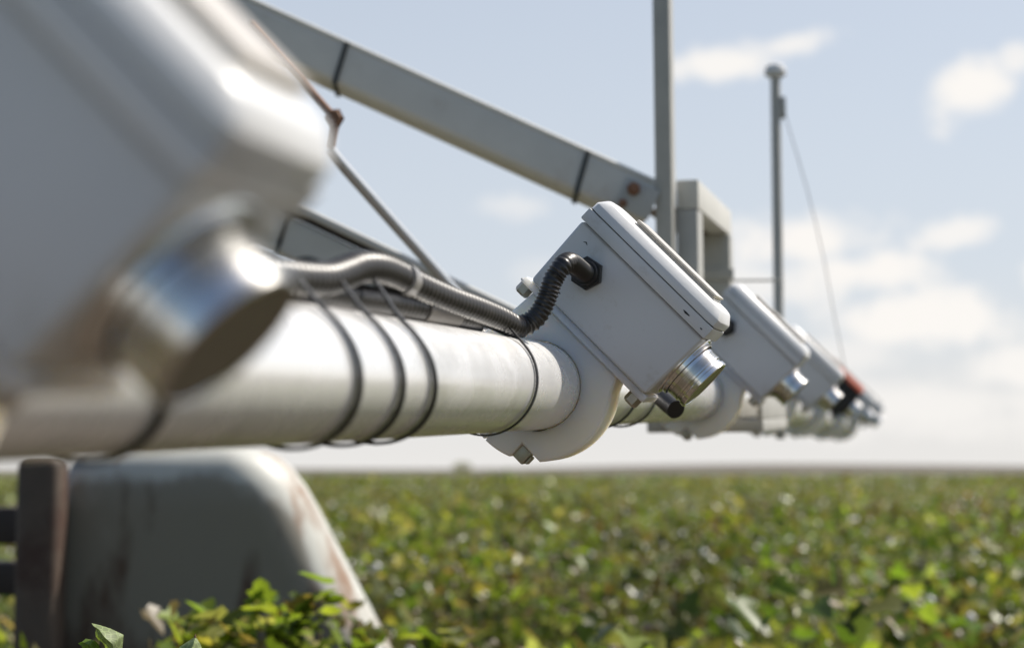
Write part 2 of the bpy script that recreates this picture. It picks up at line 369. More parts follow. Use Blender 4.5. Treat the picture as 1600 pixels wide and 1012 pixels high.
    bm.faces.new(rs[-1]); bm.faces.new(rs[0][::-1])
    lid = obj('lid', bm, ml, root, angle=28)
    bm = bmesh.new()
    for i, (z0, z1, g) in enumerate(((.1640, .1652, 0), (.1655, .1668, .001), (.1671, .1690, .0002))):
        add_box(bm, (-.036+g, .004+g, z0), (.060-g, .054-g, z1), .0004, 1)
    obj('label_plate', bm, M_LABEL, lid)
    # sensor head
    bm = bmesh.new(); mm = Matrix.Translation((.0755, .0275, .1045)) @ Matrix.Rotation(math.pi/2, 4, 'Y')
    add_lathe(bm, [(0, 0), (.0315, 0), (.0320, .0008), (.0320, .0042), (.0312, .005), (.0290, .005), (.0290, .0088), (.0283, .0092)], 56, mm); obj('head_flange', bm, M_CHROME if not black else M_BLACK, root, angle=30)
    bm = bmesh.new()
    pr = [(.0, .0088), (.0262, .0088), (.0262, .013)]
    for i in range(4): z = .0135+i*.0021; pr += [(.0262, z), (.0253, z+.0006), (.0253, z+.0012), (.0262, z+.0017)]
    pr += [(.0262, .0232), (.0249, .0240), (.0249, .0270), (.0262, .0278), (.0262, .0322), (.0254, .0330), (.0236, .0330), (.0234, .0326)]
    pr = [(r_, .0088+(z_-.0088)*.83) for r_, z_ in pr]; add_lathe(bm, pr, 64, mm); hd = obj('sensor_head', bm, M_CHROME, root, angle=30)
    bm = bmesh.new(); add_lathe(bm, [(.0234, .02815), (.0232, .0284), (0, .0284)], 48, mm); obj('lens', bm, M_LENS, hd, angle=30)
    # cable gland
    bm = bmesh.new(); mm = Matrix.Translation((-.0325, YF, .1050)) @ Matrix.Rotation(math.pi/2, 4, 'X') @ Matrix.Rotation(R(11), 4, 'Z')
    add_lathe(bm, [(0, -.001), (.0148, -.001), (.0148, .0068), (.0138, .0078), (0, .0078)], 6, mm)
    mm2 = Matrix.Translation((-.0325, YF, .1050)) @ Matrix.Rotation(math.pi/2, 4, 'X')
    add_lathe(bm, [(.0, .007), (.0112, .007), (.0112, .0125), (.0103, .0135), (.0, .0135)], 28, mm2)
    obj('cable_gland', bm, M_BLACK, root, angle=30)
    for ch in root.children:
        if ch.name.split('.')[0] != 'clamp': ch.location = BOXSHIFT
    return root
LAB = ['huge out of focus white sensor box with shining metal sensor head nearest the camera', 'sharply focused white sensor box with ribbed black conduit entering its side',
       'softly blurred white sensor box directly behind the sharply focused one', 'blurred white sensor box between a larger white box and the black one',
       'black sensor box with orange-red lid far along the pipe', 'small blurred grey-white sensor box just beyond the black box with orange-red lid', 'tiny blurred sensor box farthest out at the tip of the pipe']
proto = make_unit(LAB[1]); proto.matrix_world = unit_frame(0)
units = {1: proto}
for nn in (0, 2, 3, 5, 6):
    u = copy_tree(proto); u['label'] = LAB[nn]; u.matrix_world = unit_frame((nn-1)*PITCHBOX); units[nn] = u
ub = make_unit(LAB[4], True); ub.matrix_world = unit_frame(3*PITCHBOX); units[4] = ub
# small scuff marks of the focused box
def scuff(parent, pts, w, y, z0off=True):
    bm = bmesh.new(); vs = []
    for (x, z, k) in pts: vs.append((bm.verts.new((x, y, z+w*k)), bm.verts.new((x, y, z-w*k))))
    for a, b in zip(vs, vs[1:]): bm.faces.new((a[0], b[0], b[1], a[1]))
    r = bmesh.ops.extrude_face_region(bm, geom=bm.faces[:]); bmesh.ops.translate(bm, vec=(0, .0006, 0), verts=[e for e in r['geom'] if isinstance(e, bmesh.types.BMVert)])
    o = obj('scuff_mark', bm, M_BLACK, parent, smooth=False)
    if z0off: o.location = BOXSHIFT
    return o
scuff(proto, [(-.043, .0755, .3), (-.040, .0752, 1), (-.0375, .0758, .4)], .0009, YF-.0002)
scuff(proto, [(.050, .1412, .2), (.053, .1408, 1), (.0575, .1410, .5)], .0010, YF-.0037)
scuff(proto, [(-.055, .122, .2), (-.0525, .1235, 1), (-.050, .1222, .3)], .0006, YF-.0002)
scuff(proto, [(.071, .1403, .4), (.0725, .1401, 1), (.0735, .1403, .4)], .0007, YF-.0037)
scuff(proto, [(.026, -.031, .3), (.0305, -.0255, 1), (.0335, -.0205, .7)], .0008, -.0002, False)

# ---- ribbed conduits
def ribbed(name, pts, r, label, group, pitch=.0033, seam=True, ribs=True, r2=None):
    c = spline(pts, .0011 if ribs else .012)
    o_ = c[0].copy(); bm = bmesh.new(); seg = 20 if ribs else 12; n = len(c); ph = 0; amp = []
    for i in range(n):
        wide = 1 if r2 is None else smooth01((i/n-.13)/.10)      # the loom is coarser along the pipe
        ph += .0011/(pitch + (.0085-pitch)*wide)
        amp.append(-(.17-.04*wide)*(.5-.5*math.cos(2*math.pi*ph)) if ribs else 0)
    def rad(i, k):
        base = r if r2 is None else r + (r2-r)*smooth01((i/n-.13)/.10)
        return base*(1 + (amp[i]*.2 + .045 if (seam and k == 3) else amp[i]))
    add_sweep(bm, [p-o_ for p in c], rad, seg)
    o = obj(name, bm, M_CONDUIT, angle=80); o.location = o_
    return tag(o, label, 'conduit', group)
M0 = unit_frame(0); G1 = 'black ribbed conduits along the pipe'
ptsA = [M0 @ (BOXSHIFT+Vector((-.0325, YF-.010, .1050))), M0 @ (BOXSHIFT+Vector((-.0325, YF-.026, .1053))), P(887, 410, 1.362), P(866, 434, 1.352), P(855, 464, 1.350), P(840, 493, 1.348), P(820, 508, 1.345), P(803, 509, 1.335), P(775, 496, 1.295),
        P(740, 482, 1.235), P(700, 468, 1.175), P(655, 449, 1.115), P(618, 430, 1.07), P(588, 419, 1.03), P(560, 418, 1.0), P(536, 427, .975), P(508, 436, .945), P(470, 436, .905), P(430, 431, .870), P(360, 424, .815), P(280, 414, .755), P(160, 400, .68)]
cA = ribbed('conduit', ptsA, .0086, 'thick ribbed conduit curving from the sharp sensor box down onto the pipe', G1, r2=.0104)
ptsB = [polar(s, 92 + 3*math.sin(s*9), RP + .0090 + .0012*math.sin(s*13)) for s in (-1.5, -1.2, -1.0, -.9, -.8, -.7, -.6, -.5, -.4, -.3, -.22)] + [polar(-.15, 112, RP+.009), polar(-.05, 142, RP+.034), polar(.1, 142, RP+.034), polar(.2, 120, RP+.010)]
cB = ribbed('conduit', ptsB, .0092, 'ribbed conduit lying on top of the pipe under the thick one', G1, pitch=.008)
def sleeve(par, pts, r, name, mat):
    bm = bmesh.new(); add_sweep(bm, [Vector(p)-par.location for p in pts], r, 24); return obj(name, bm, mat, par, angle=50)
sA = spline(ptsA, .006); iA = min(range(len(sA)), key=lambda i: (sA[i]-P(628, 435, 1.085)).length)
sleeve(cA, sA[iA-1:iA+2], .0110, 'clear_tape', M_TAPE)
sleeve(cB, [polar(q, 92 + 3*math.sin(q*9), RP + .0090 + .0012*math.sin(q*13)) for q in (-.34, -.32, -.30, -.28, -.265)], .0100, 'end_sleeve', M_SLEEVE)
# conduits of the next boxes
for nn in (2, 3):
    m = unit_frame((nn-1)*PITCHBOX); s0 = (nn-1)*PITCHBOX
    pts = [m @ (BOXSHIFT+Vector((-.0325, YF-.010, .1050))), m @ (BOXSHIFT+Vector((-.0325, YF-.03, .1045))), m @ Vector((-.034, YF-.058, .092)), m @ Vector((-.044, YF-.07, .062)), polar(s0-.12, 92, RP+.0085), polar(s0-.2, 96, RP+.0085), polar(s0-.4, 100, RP+.0085), polar(s0-.7, 104, RP+.009)]
    ribbed('conduit', pts, .0078, ('black conduit looping from the second white sensor box to the pipe', 'black conduit looping from the third white sensor box to the pipe')[nn-2], G1, ribs=False)

# ---- cable ties round the pipe
def cable_tie(s, label, bulge, bphi=100, tilt=0, w=.0050, th=.0022, headphi=98, headr=None):
    pts = []; N = 72
    for i in range(N+1):
        ph = i*360/N
        d = (ph-bphi+180) % 360-180
        rr = RP+.0012 + bulge*math.exp(-(d/26)**2)
        sh = tilt*math.sin(R(ph-20)); pts.append((ph, rr, s+sh))
    bm = bmesh.new(); base = axis(s); rows = []
    for ph, rr, si in pts[:-1]:
        c = [polar(si+dw, ph, rr+dr)-base for dw, dr in ((-w/2, 0), (w/2, 0), (w/2, th), (-w/2, th))]
        rows.append([bm.verts.new(p) for p in c])
    for a, b in zip(rows, rows[1:]+rows[:1]):
        for k in range(4): j = (k+1) % 4; bm.faces.new((a[k], a[j], b[j], b[k]))
    bmesh.ops.recalc_face_normals(bm, faces=bm.faces[:])
    o = obj('cable_tie', bm, M_BLACK, angle=40); o.location = base
    tag(o, label, 'cable tie', 'black cable ties round the pipe')
    bm = bmesh.new(); hr = headr or (RP+.002+bulge*math.exp(-((headphi-bphi)/26)**2))
    add_box(bm, (-.004, -.0035, 0), (.004, .0035, .007), .0008, 1, mtx=Matrix.Translation(polar(s, headphi, hr)-base) @ frame(Vector(), V, A, W).to_3x3().to_4x4() @ Matrix.Rotation(R(headphi-90)*-1, 4, 'Y'))
    obj('tie_head', bm, M_BLACK, o)
    return o
cable_tie(-.165, 'thin black cable tie holding the conduit bend beside the sharp sensor box', .0150, 96, .012, w=.0042, th=.0014, headphi=88)
cable_tie(-.452, 'black cable tie right of two others in the trio on the pipe', .028, 97, -.020, headphi=128)
cable_tie(-.515, 'middle black cable tie of the trio on the pipe', .026, 99, -.018, headphi=130)
cable_tie(-.588, 'black cable tie left of two others in the trio on the pipe', .025, 100, -.014, headphi=130)
cable_tie(-.815, 'strongly blurred black cable tie under the nearest sensor box', .028, 102, -.012, headphi=130)
cable_tie(.30, 'black cable tie on the pipe just beyond the sharp sensor box', .010, 100, .02)
cable_tie(.42, 'black cable tie on the pipe close under the second sensor box', .012, 100, .012)
# black sleeve end hanging under the sharp box
bm = bmesh.new(); c0 = P(1026, 611, 1.64); c1 = P(1058, 641, 1.60)
add_sweep(bm, spline([Vector(), (c1-c0)*.5+Vector((-.001, 0, 0)), c1-c0], .004), .0095, 20)
o = obj('cable_plug', bm, M_BLACK, angle=50); o.location = c0; tag(o, 'dark round cable plug below the sensor head of the sharp box', 'cable plug')

# ------------------------------------------------------------------ steel frame on the pipe
SF = (2.56-D1)/A.dot(FWD)
fr = empty('support_frame', frame(axis(SF), V, A, W), 'grey steel frame of two uprights and a top rail standing on the pipe', 'frame')
def tube(name, lo, hi, mat, parent, bev=.003):
    bm = bmesh.new(); add_box(bm, lo, hi, bev, 2); return obj(name, bm, mat, parent)
tube('upright', (-.0410, .000, .0392), (-.0075, .055, .287), M_GALV, fr)
tube('upright', (-.075, .390, .0392), (-.0035, .440, .287), M_GALV, fr)
tube('top_rail', (-.0410, .000, .2875), (-.0060, .440, .333), M_GREYP, fr)
tube('top_plate', (-.095, .056, .2885), (-.0415, .440, .297), M_RUSTY, fr, .001)
tube('cross_plate', (-.080, .384, .205), (.003, .389, .225), M_GALV, fr, .001)
tube('base_plate', (-.092, .0, -.0585), (.088, .43, -.0395), M_GALV, fr)
tube('side_bracket', (.078, .0, -.0390), (.087, .43, .002), M_GALV, fr)
tube('side_bracket', (.046, .004, -.0390), (.054, .43, -.006), M_GALV, fr)
tube('saddle', (-.078, .0, .0388), (.050, .43, .0390), M_GALV, fr, 0)
bm = bmesh.new(); add_sweep(bm, [Vector((-.003, .41, .205)), Vector((.085, .43, .205))], .0022, 8); obj('pin', bm, M_GALV, fr)
po = empty('mast_post', frame(axis(SF), V, A, W), 'tall grey square steel post rising out of view beside the frame', 'post')
tube('post_tube', (-.0670, -.045, .045), (-.0405, -.004, 1.05), M_GALV, po)
tube('foot_plate', (-.072, -.050, .0400), (-.036, .052, .0445), M_GALV, po, .001)

# ------------------------------------------------------------------ slanting beams
def beam(name, a, b, h, d, label, mat, roll=0):
    """rectangular tube from world point a to b (centre of the front face's top edge line), h tall, d deep"""
    x = (b-a).normalized(); y = FWD - x*FWD.dot(x); y.normalize(); z = x.cross(y); 
    if z.z < 0: z = -z; x = -x; a, b = b, a
    L = (b-a).length; q = Matrix.Rotation(R(roll), 3, x); y = q @ y; z = q @ z
    root = empty(name, frame(a, x, y, z), label, 'beam', 'slanting steel beams of the boom truss')
    bm = bmesh.new(); add_box(bm, (0, 0, -h), (L, d, 0), .011, 5); obj('beam_tube', bm, mat, root)
    return root, L
b1, L1 = beam('truss_beam', P(150, -108, 2.60), P(1033, 290, 2.55), .0645, .066, 'upper grey steel beam slanting down to the bolted joint at the post', M_GREYP, roll=-9)
bm = bmesh.new(); add_sweep(bm, [Vector((0, .006, .001)), Vector((L1, .006, .001))], .0062, 14); obj('top_edge', bm, M_GREYP, b1)
bm = bmesh.new(); add_box(bm, (L1-.052, -.006, -.060), (L1+.003, -.0005, -.010), .002, 2); pl = obj('gusset_plate', bm, M_GALV, b1)
bm = bmesh.new(); hexbolt(bm, (L1-.036, -.0105, -.025), (0, -1, 0), .009, .010, 6); obj('bolt', bm, M_RUST, b1, angle=30)
bm = bmesh.new(); hexbolt(bm, (L1-.042, -.0095, -.052), (0, -1, 0), .006, .004, 6); obj('bolt', bm, M_RUST, b1, angle=30)
b2, L2 = beam('truss_beam', P(120, 178, 2.42), P(960, 580, 2.38), .058, .05, 'lower grey channel beam slanting down behind the conduits', M_GREYP)
bm = bmesh.new(); add_box(bm, (0, -.012, .0085), (L2, .05, .0215), .0060, 4); obj('top_flange', bm, M_GREYP, b2)
bm = bmesh.new(); add_box(bm, (0, .012, .0005), (L2, .02, .0084), 0); obj('flange_web', bm, M_DARK, b2)
def strap(par, x, label):
    m = par.matrix_world
    o = bpy.data.objects.new('beam_strap', None); COL.objects.link(o); 
    bm = bmesh.new(); h, d = (.0645, .066) if par is b1 else (.058, .05)
    for lo, hi in (((-.004, -.0035, -h-.003), (.004, -.0008, .0015)), ((-.004, -.0008, .0006), (.004, d+.001, .0030)), ((-.004, -.0008, -h-.003), (.004, d+.001, -h-.0007))):
        add_box(bm, lo, hi, .0006, 1, mtx=Matrix.Rotation(R(-9), 4, 'Y'))
    bpy.data.objects.remove(o)
    o = obj('beam_strap', bm, M_STRAP); o.matrix_world = m @ Matrix.Translation((x, 0, 0))
    return tag(o, label, 'strap', 'dark straps wrapped round the beams')
def along(par, px, z, L, y0):
    # x position on the beam that shows at image column px
    best = min(range(400), key=lambda i: abs((lambda w: (w-CAM).dot(Vector((1, 0, 0)))/((w-CAM).dot(FWD))*F+800-px)(par.matrix_world @ Vector((L*i/399, 0, -.03)))))
    return L*best/399
strap(b1, along(b1, 528, 2.4, L1, 0), 'dark strap on the upper left stretch of the upper beam')
strap(b1, along(b1, 906, 2.3, L1, 0), 'dark strap on the upper beam close to the bolted joint')
strap(b2, along(b2, 436, 2.4, L2, 0), 'dark strap on the lower channel beam')
# brace rods
rr = empty('brace_rod', Matrix.Translation(P(522, 184, 2.2)), 'thin brace rod, rusty above its joint and galvanised below', 'rod')
o0 = rr.location
bm = bmesh.new(); add_sweep(bm, [P(392, 38, 2.32)-o0, P(440, 92, 2.28)-o0, P(520, 182, 2.2)-o0], .0058, 14); obj('rusty_rod', bm, M_RUST, rr)
bm = bmesh.new()
add_sweep(bm, spline([P(524, 172, 2.2)-o0, P(525, 186, 2.2)-o0, P(519, 212, 2.2)-o0, P(514, 236, 2.2)-o0], .004), .0066, 12); obj('link', bm, M_RUST, rr)
bm = bmesh.new(); hexbolt(bm, P(522, 185, 2.188)-o0, (0, -1, 0), .011, .01, 6); obj('bolt', bm, M_RUST, rr, angle=30)
bm = bmesh.new(); add_sweep(bm, [P(514, 234, 2.2)-o0, P(604, 336, 2.26)-o0, P(720, 466, 2.34)-o0], .0078, 20); obj('galvanised_rod', bm, M_ROD, rr)

# ------------------------------------------------------------------ far mast
z5 = 3.45
mb0 = P(1219, 640, z5); mt = P(1212, 112, z5)
fm = empty('antenna_mast', Matrix.Translation(mb0), 'slender far mast with a shiny cap and a wire hanging from it', 'mast')
bm = bmesh.new(); top = Vector((0, 0, (mt-mb0).z)); add_sweep(bm, [Vector((0, 0, -.06)), top], .0104, 20); obj('mast_tube', bm, M_GALV, fm)
bm = bmesh.new(); add_lathe(bm, [(0, 0), (.012, 0), (.012, .004), (.021, .006), (.0225, .009), (.0225, .018), (.019, .026), (.011, .031), (0, .033)], 28, Matrix.Translation(top)); obj('mast_cap', bm, M_LID, fm, angle=30)
bm = bmesh.new(); add_box(bm, (.006, -.008, -.085), (.020, .008, -.04), .002, 2, mtx=Matrix.Translation(top)); obj('clamp_block', bm, M_GALV, fm)
bm = bmesh.new(); add_sweep(bm, spline([P(1218, 150, z5)-mb0, P(1234, 205, z5)-mb0, P(1262, 300, z5)-mb0, P(1286, 400, z5+.1)-mb0, P(1305, 500, z5+.25)-mb0, P(1325, 600, z5+.45)-mb0], .03), .0009, 8); obj('wire', bm, M_BLACK, fm)
bm = bmesh.new(); add_box(bm, (-.045, -.02, -.03), (.016, .02, .0), .003, 2); obj('pipe_bracket', bm, M_GALV, fm)

# ------------------------------------------------------------------ rusty wheel shield, lower left
def shield():
    z0 = 3.55; k = z0/F
    lev = [(693, 190, 330), (696, 150, 372), (701, 128, 396), (712, 110, 422), (730, 100, 443), (760, 92, 464), (800, 84, 486), (850, 74, 510), (900, 64, 535), (960, 52, 565), (1012, 42, 590), (1150, 20, 650), (1480, -20, 770)]
    bm = bmesh.new(); rings = []
    for n_, (py, x0, x1) in enumerate(lev):
        c = P((x0+x1)/2, py, z0); wdt = (x1-x0)*k/2; dep = .13 + (py-693)*k*.12; x1 -= (800-x1)*.075
        ins = [.11, .075, .045, .022, .01, 0][min(n_, 5)]
        ya, yb = ins, dep*2-ins; rc = min(.125, wdt*.9, (yb-ya)*.49); ring = []
        for cx, cy, a0 in ((wdt-rc, ya+rc, -90), (wdt-rc, yb-rc, 0), (-wdt+rc*.35, yb-rc*.35, 90), (-wdt+rc*.35, ya+rc*.35, 180)):
            r_ = rc if cx > 0 else rc*.35
            for i in range(9):
                a = R(a0+90*i/8); ring.append(bm.verts.new((c.x+cx+r_*math.cos(a), c.y+cy+r_*math.sin(a)+0, c.z)))
        rings.append(ring)
    for a, b in zip(rings, rings[1:]):
        n_ = len(a)
        for i in range(n_): j = (i+1) % n_; bm.faces.new((b[i], b[j], a[j], a[i]))
    bm.faces.new(rings[0])
    bmesh.ops.recalc_face_normals(bm, faces=bm.faces[:])
    return bm
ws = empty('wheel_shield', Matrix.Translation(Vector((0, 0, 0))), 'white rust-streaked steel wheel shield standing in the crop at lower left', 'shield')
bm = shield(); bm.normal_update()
shade_mask = {v.index: max(0, min(1, (-v.normal.y-.62)/.33)) for v in bm.verts}
shade_mask = [max(0, min(1, (-v.normal.y-.62)/.33)) * smooth01((v.normal.z*-1+.45)/.3) * (.55+.45*smooth01((P(0, 735, 3.55).z-v.co.z)/.06)) for v in bm.verts]  # where shade is painted: camera-facing shell, weaker near the top
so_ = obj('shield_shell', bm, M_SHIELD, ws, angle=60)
at = so_.data.attributes.new('front_shade', 'FLOAT', 'POINT'); at.data.foreach_set('value', np.array(shade_mask, np.float32))
c = P(70, 800, 3.5)
bm = bmesh.new(); add_box(bm, (P(24, 800, 3.46).x, 3.47, .0), (P(94, 800, 3.46).x, 3.56, P(60, 712, 3.5).z), .028, 4); obj('corner_post', bm, M_POST, ws)
lg = empty('machine_frame', Matrix.Translation(P(-60, 900, 3.9)), 'dark machine frame part at the left edge beside the shield', 'frame'); o0 = lg.location
def loc_box(name, p0, p1, dy, par, mat):
    bm = bmesh.new(); a = p0-par.location; b = p1-par.location
    add_box(bm, (min(a.x, b.x), a.y, min(a.z, b.z)), (max(a.x, b.x), a.y+dy, max(a.z, b.z)), .006, 2); return obj(name, bm, mat, par)
loc_box('side_beam', P(-260, 792, 3.9), P(40, 850, 3.9), .1, lg, M_DARK)
loc_box('side_beam', P(-260, 878, 3.9), P(45, 930, 3.9), .12, lg, M_DARK)
q0 = P(-200, 792, 4.1); loc_box('leg', Vector((q0.x, q0.y, 0)), P(-130, 700, 4.1), .1, lg, M_DARK)

# ------------------------------------------------------------------ ground, horizon
def grid_obj(name, x0, x1, y0, y1, nx, ny, zf, mat, kind):
    bm = bmesh.new(); g = [[bm.verts.new((x0+(x1-x0)*i/nx, y0+(y1-y0)*j/ny, zf(x0+(x1-x0)*i/nx, y0+(y1-y0)*j/ny))) for i in range(nx+1)] for j in range(ny+1)]
    for j in range(ny):
        for i in range(nx): bm.faces.new((g[j][i], g[j][i+1], g[j+1][i+1], g[j+1][i]))
    o = obj(name, bm, mat); o['kind'] = kind; return o
grid_obj('ground', -4000, 4000, -4000, 6000, 4, 4, lambda x, y: 0, M_SOIL, 'structure')
def hillz(x, y):
    t = (y-620)/(1500-620); e = math.sin(math.pi*min(1, max(0, t)))
    hgt = 1.6 + 1.6*mnoise.noise(Vector((x*.004, y*.002, 3))) + 1.4*smooth01((x+60)/260) + 40*0
    return .85 + max(0.2, hgt)*e*1.7 - (0.9 if t <= 0 or t >= 1 else 0)
grid_obj('hill', -1500, 1500, 620, 1500, 90, 10, hillz, M_HILL, 'structure')

# ------------------------------------------------------------------ cotton
HC = .83
def canopy(x, y):
    """canopy height, numpy arrays"""
    h = np.zeros_like(x)
    for f, a, p in ((.9, .05, 0), (2.1, .055, 2), (4.7, .05, 5), (.21, .035, 1)):
        h += a*(np.sin(x*f*2.1+p+1.3*np.sin(y*f*.9+p)) * np.cos(y*f*1.7+p*2+1.1*np.sin(x*f*1.2)))
    return HC + h
GREENS = np.array([(.065, .095, .022), (.085, .125, .030), (.115, .155, .036), (.155, .185, .045), (.06, .075, .032), (.17, .155, .065), (.15, .115, .07), (.13, .135, .085), (.19, .19, .11), (.10, .075, .05)])
GW = np.array([.15, .15, .14, .12, .11, .07, .06, .07, .08, .05])
TPL = np.array([(0, 0, 0), (.30, -.10, .10), (.56, .20, .16), (.30, .36, .10), (.27, .66, .08), (0, 1, -.06), (-.27, .66, .08), (-.30, .36, .10), (-.56, .20, .16), (-.30, -.10, .10)])
TF = [(0, 1, 2, 3), (0, 3, 4, 5), (0, 5, 6, 7), (0, 7, 8, 9)]
TQ = np.array([(0, 0, 0), (.48, .42, .10), (0, 1, -.04), (-.48, .42, .10)]); TQF = [(0, 1, 2), (0, 2, 3)]
TB = np.array([(0, 0, -.5), (.5, 0, 0), (0, .5, 0), (-.5, 0, 0), (0, -.5, 0), (0, 0, .55)]); TBF = [(0, 2, 1), (0, 3, 2), (0, 4, 3), (0, 1, 4), (5, 1, 2), (5, 2, 3), (5, 3, 4), (5, 4, 1)]
def rots(n, maxtilt, rg):
    yaw = rg.uniform(0, 2*np.pi, n); p = rg.normal(0, maxtilt, n); r = rg.normal(0, maxtilt*.8, n)
    cy, sy, cp, sp, cr, sr = np.cos(yaw), np.sin(yaw), np.cos(p), np.sin(p), np.cos(r), np.sin(r)
    Z = np.zeros(n); O = np.ones(n)
    Rz = np.array([[cy, -sy, Z], [sy, cy, Z], [Z, Z, O]]).transpose(2, 0, 1); Rx = np.array([[O, Z, Z], [Z, cp, -sp], [Z, sp, cp]]).transpose(2, 0, 1); Ry = np.array([[cr, Z, sr], [Z, O, Z], [-sr, Z, cr]]).transpose(2, 0, 1)
    return Rz @ Rx @ Ry
def cluster(pos, size, tpl, faces, tilt, cols, rg):
    n = len(pos); M = rots(n, tilt, rg)
    v = np.einsum('nij,kj->nki', M, tpl)*size[:, None, None] + pos[:, None, :]
    return v.reshape(-1, 3), [(len(tpl), f, n) for f in [faces]], np.repeat(cols, len(tpl), 0)
def build_mesh(name, parts, mats):
    """parts: (verts, tplsize, faces, n, cols, matindex)"""
    V_, C_, LV, LS, MI = [], [], [], [], []; off = 0
    for v, ts, faces, n, c, mi in parts:
        base = off + np.arange(n)[:, None]*ts
        V_.append(v); C_.append(c)
        for f in faces:
            LV.append((base + np.array(f)[None]).astype(np.int32)); MI.append((mi, n, len(f)))
        off += n*ts
    V_ = np.concatenate(V_); C_ = np.concatenate(C_)
    me = bpy.data.meshes.new(name); me.vertices.add(len(V_)); me.vertices.foreach_set('co', V_.astype(np.float32).ravel())
    lv = np.concatenate([l.ravel() for l in LV]); sizes = np.concatenate([np.full(n, k) for _, n, k in MI]); mi = np.concatenate([np.full(n, m) for m, n, _ in MI])
    me.loops.add(len(lv)); me.loops.foreach_set('vertex_index', lv.astype(np.int32))
    me.polygons.add(len(sizes)); st = np.concatenate([[0], np.cumsum(sizes)[:-1]]); me.polygons.foreach_set('loop_start', st.astype(np.int32)); me.polygons.foreach_set('material_index', mi.astype(np.int32))
    at = me.attributes.new('tint', 'FLOAT_COLOR', 'POINT'); at.data.foreach_set('color', np.concatenate([C_, np.ones((len(C_), 1))], 1).astype(np.float32).ravel())
    me.update(calc_edges=True); me.validate()
    for m in mats: me.materials.append(m)
    o = bpy.data.objects.new(name, me); COL.objects.link(o); return o
def leafcols(n, rg):
    c = GREENS[rg.choice(len(GREENS), n, p=GW/GW.sum())]
    return c*rg.uniform(.75, 1.3, (n, 1))
def wedge(n, r0, r1, ang, rg):
    r = np.sqrt(rg.uniform(r0*r0, r1*r1, n)); a = rg.uniform(-ang, ang, n)
    return r*np.sin(a), r*np.cos(a)
def clear(x, y):   # keep the shield and the lens free
    sx0, sx1 = -1.25, -.28
    return ~((x > sx0) & (x < sx1) & (y > 3.2) & (y < 4.5)) & ((x*x+y*y) > 1.6**2) & ~((y > .3) & (np.abs(x) < .5*y) & (y < 2.9)) 
parts = []
for (n, r0, r1, ang, sz, dz, tpl, fc) in ((16000, 1.6, 5.2, math.pi, .070, .30, TPL, TF), (84000, 2.9, 15, R(29), .056, .36, TPL, TF), (120000, 15, 62, R(27), .095, .26, TQ, TQF), (70000, 62, 240, R(26), .24, .2, TQ, TQF)):
    k = 62 if r1 < 20 else 24
    m = n//k; x0, y0 = wedge(m, r0, r1, ang, rng); ph = rng.normal(0, .115, m) - .10*(np.sin((x0*.97+y0*.24)*2*np.pi/.98) > .55)          # whole plants, each a clump of leaves
    u = rng.normal(0, 1, (m, k, 3)); u /= np.linalg.norm(u, axis=2)[..., None]; u *= np.cbrt(rng.uniform(.05, 1, (m, k, 1)))
    wd_ = rng.uniform(.17, .34, (m, 1)) * (1 if r1 < 20 else 1.5 if r1 < 100 else 4)
    x = (x0[:, None] + u[:, :, 0]*wd_).ravel(); y = (y0[:, None] + u[:, :, 1]*wd_).ravel()
    z = (canopy(x0, y0)[:, None] + ph[:, None] - .22 + u[:, :, 2]*.25).ravel()
    hue = np.repeat(rng.uniform(.5, 1.45, (m, 1))*(1+rng.normal(0, .07, (m, 3))), k, 0)
    ok = clear(x, y); x, y, z, hue = x[ok], y[ok], z[ok], hue[ok]; n = len(x)
    c = leafcols(n, rng)*hue*(np.array([[1.08, .97, .80]]) if r1 > 20 else np.array([[1.08, 1.08, .74]]))
    s = sz*rng.uniform(.5, 1.25, n)
    v, _, cc = cluster(np.stack([x, y, z], 1), s, tpl, fc, .85, c, rng); parts.append((v, len(tpl), fc, n, cc, 0))
# open bolls and pale flowers
for n, r0, r1, sz in ((300, 3.4, 14, .034), (800, 14, 60, .042), (2100, 3.4, 14, .024), (5000, 14, 60, .035)):
    tan_ = n > 2000
    x, y = wedge(n, r0, r1, R(28), rng); ok = clear(x, y); x, y = x[ok], y[ok]; n = len(x); z = canopy(x, y) - rng.uniform(-.03, .10, n)
    v, _, cc = cluster(np.stack([x, y, z], 1), sz*rng.uniform(.6, 1.3, n), TB, TBF, .5, (np.array([(.42, .36, .27), (.34, .26, .18), (.45, .42, .28), (.22, .15, .09)])[rng.choice(4, n)] if tan_ else np.ones((n, 3))*.75), rng); parts.append((v, 6, TBF, n, cc, 1))
# stems
n = 9000; x, y = wedge(n, 1.8, 16, R(40), rng); ok = clear(x, y); x, y = x[ok], y[ok]; n = len(x)
TS = np.array([(-.004, 0, 0), (.004, 0, 0), (.003, 0, 1), (-.003, 0, 1)]); h = canopy(x, y)*rng.uniform(.75, 1.0, n)
v = TS[None]*np.ones((n, 1, 1)); yaw = rng.uniform(0, 6.28, n); vx = v[:, :, 0]*np.cos(yaw)[:, None] + v[:, :, 2]*rng.normal(0, .10, (n, 1)); vy = v[:, :, 0]*np.sin(yaw)[:, None] + v[:, :, 2]*rng.normal(0, .10, (n, 1))
v = np.stack([vx+x[:, None], vy+y[:, None], v[:, :, 2]*h[:, None]], 2).reshape(-1, 3); parts.append((v, 4, [(0, 1, 2, 3)], n, np.ones((n*4, 3))*.1, 2))
fld = build_mesh('cotton_field', parts, [M_LEAF, M_BIT, M_STEM])
tag(fld, 'broad field of leafy green cotton with scattered white open bolls', 'cotton field', None, 'stuff')
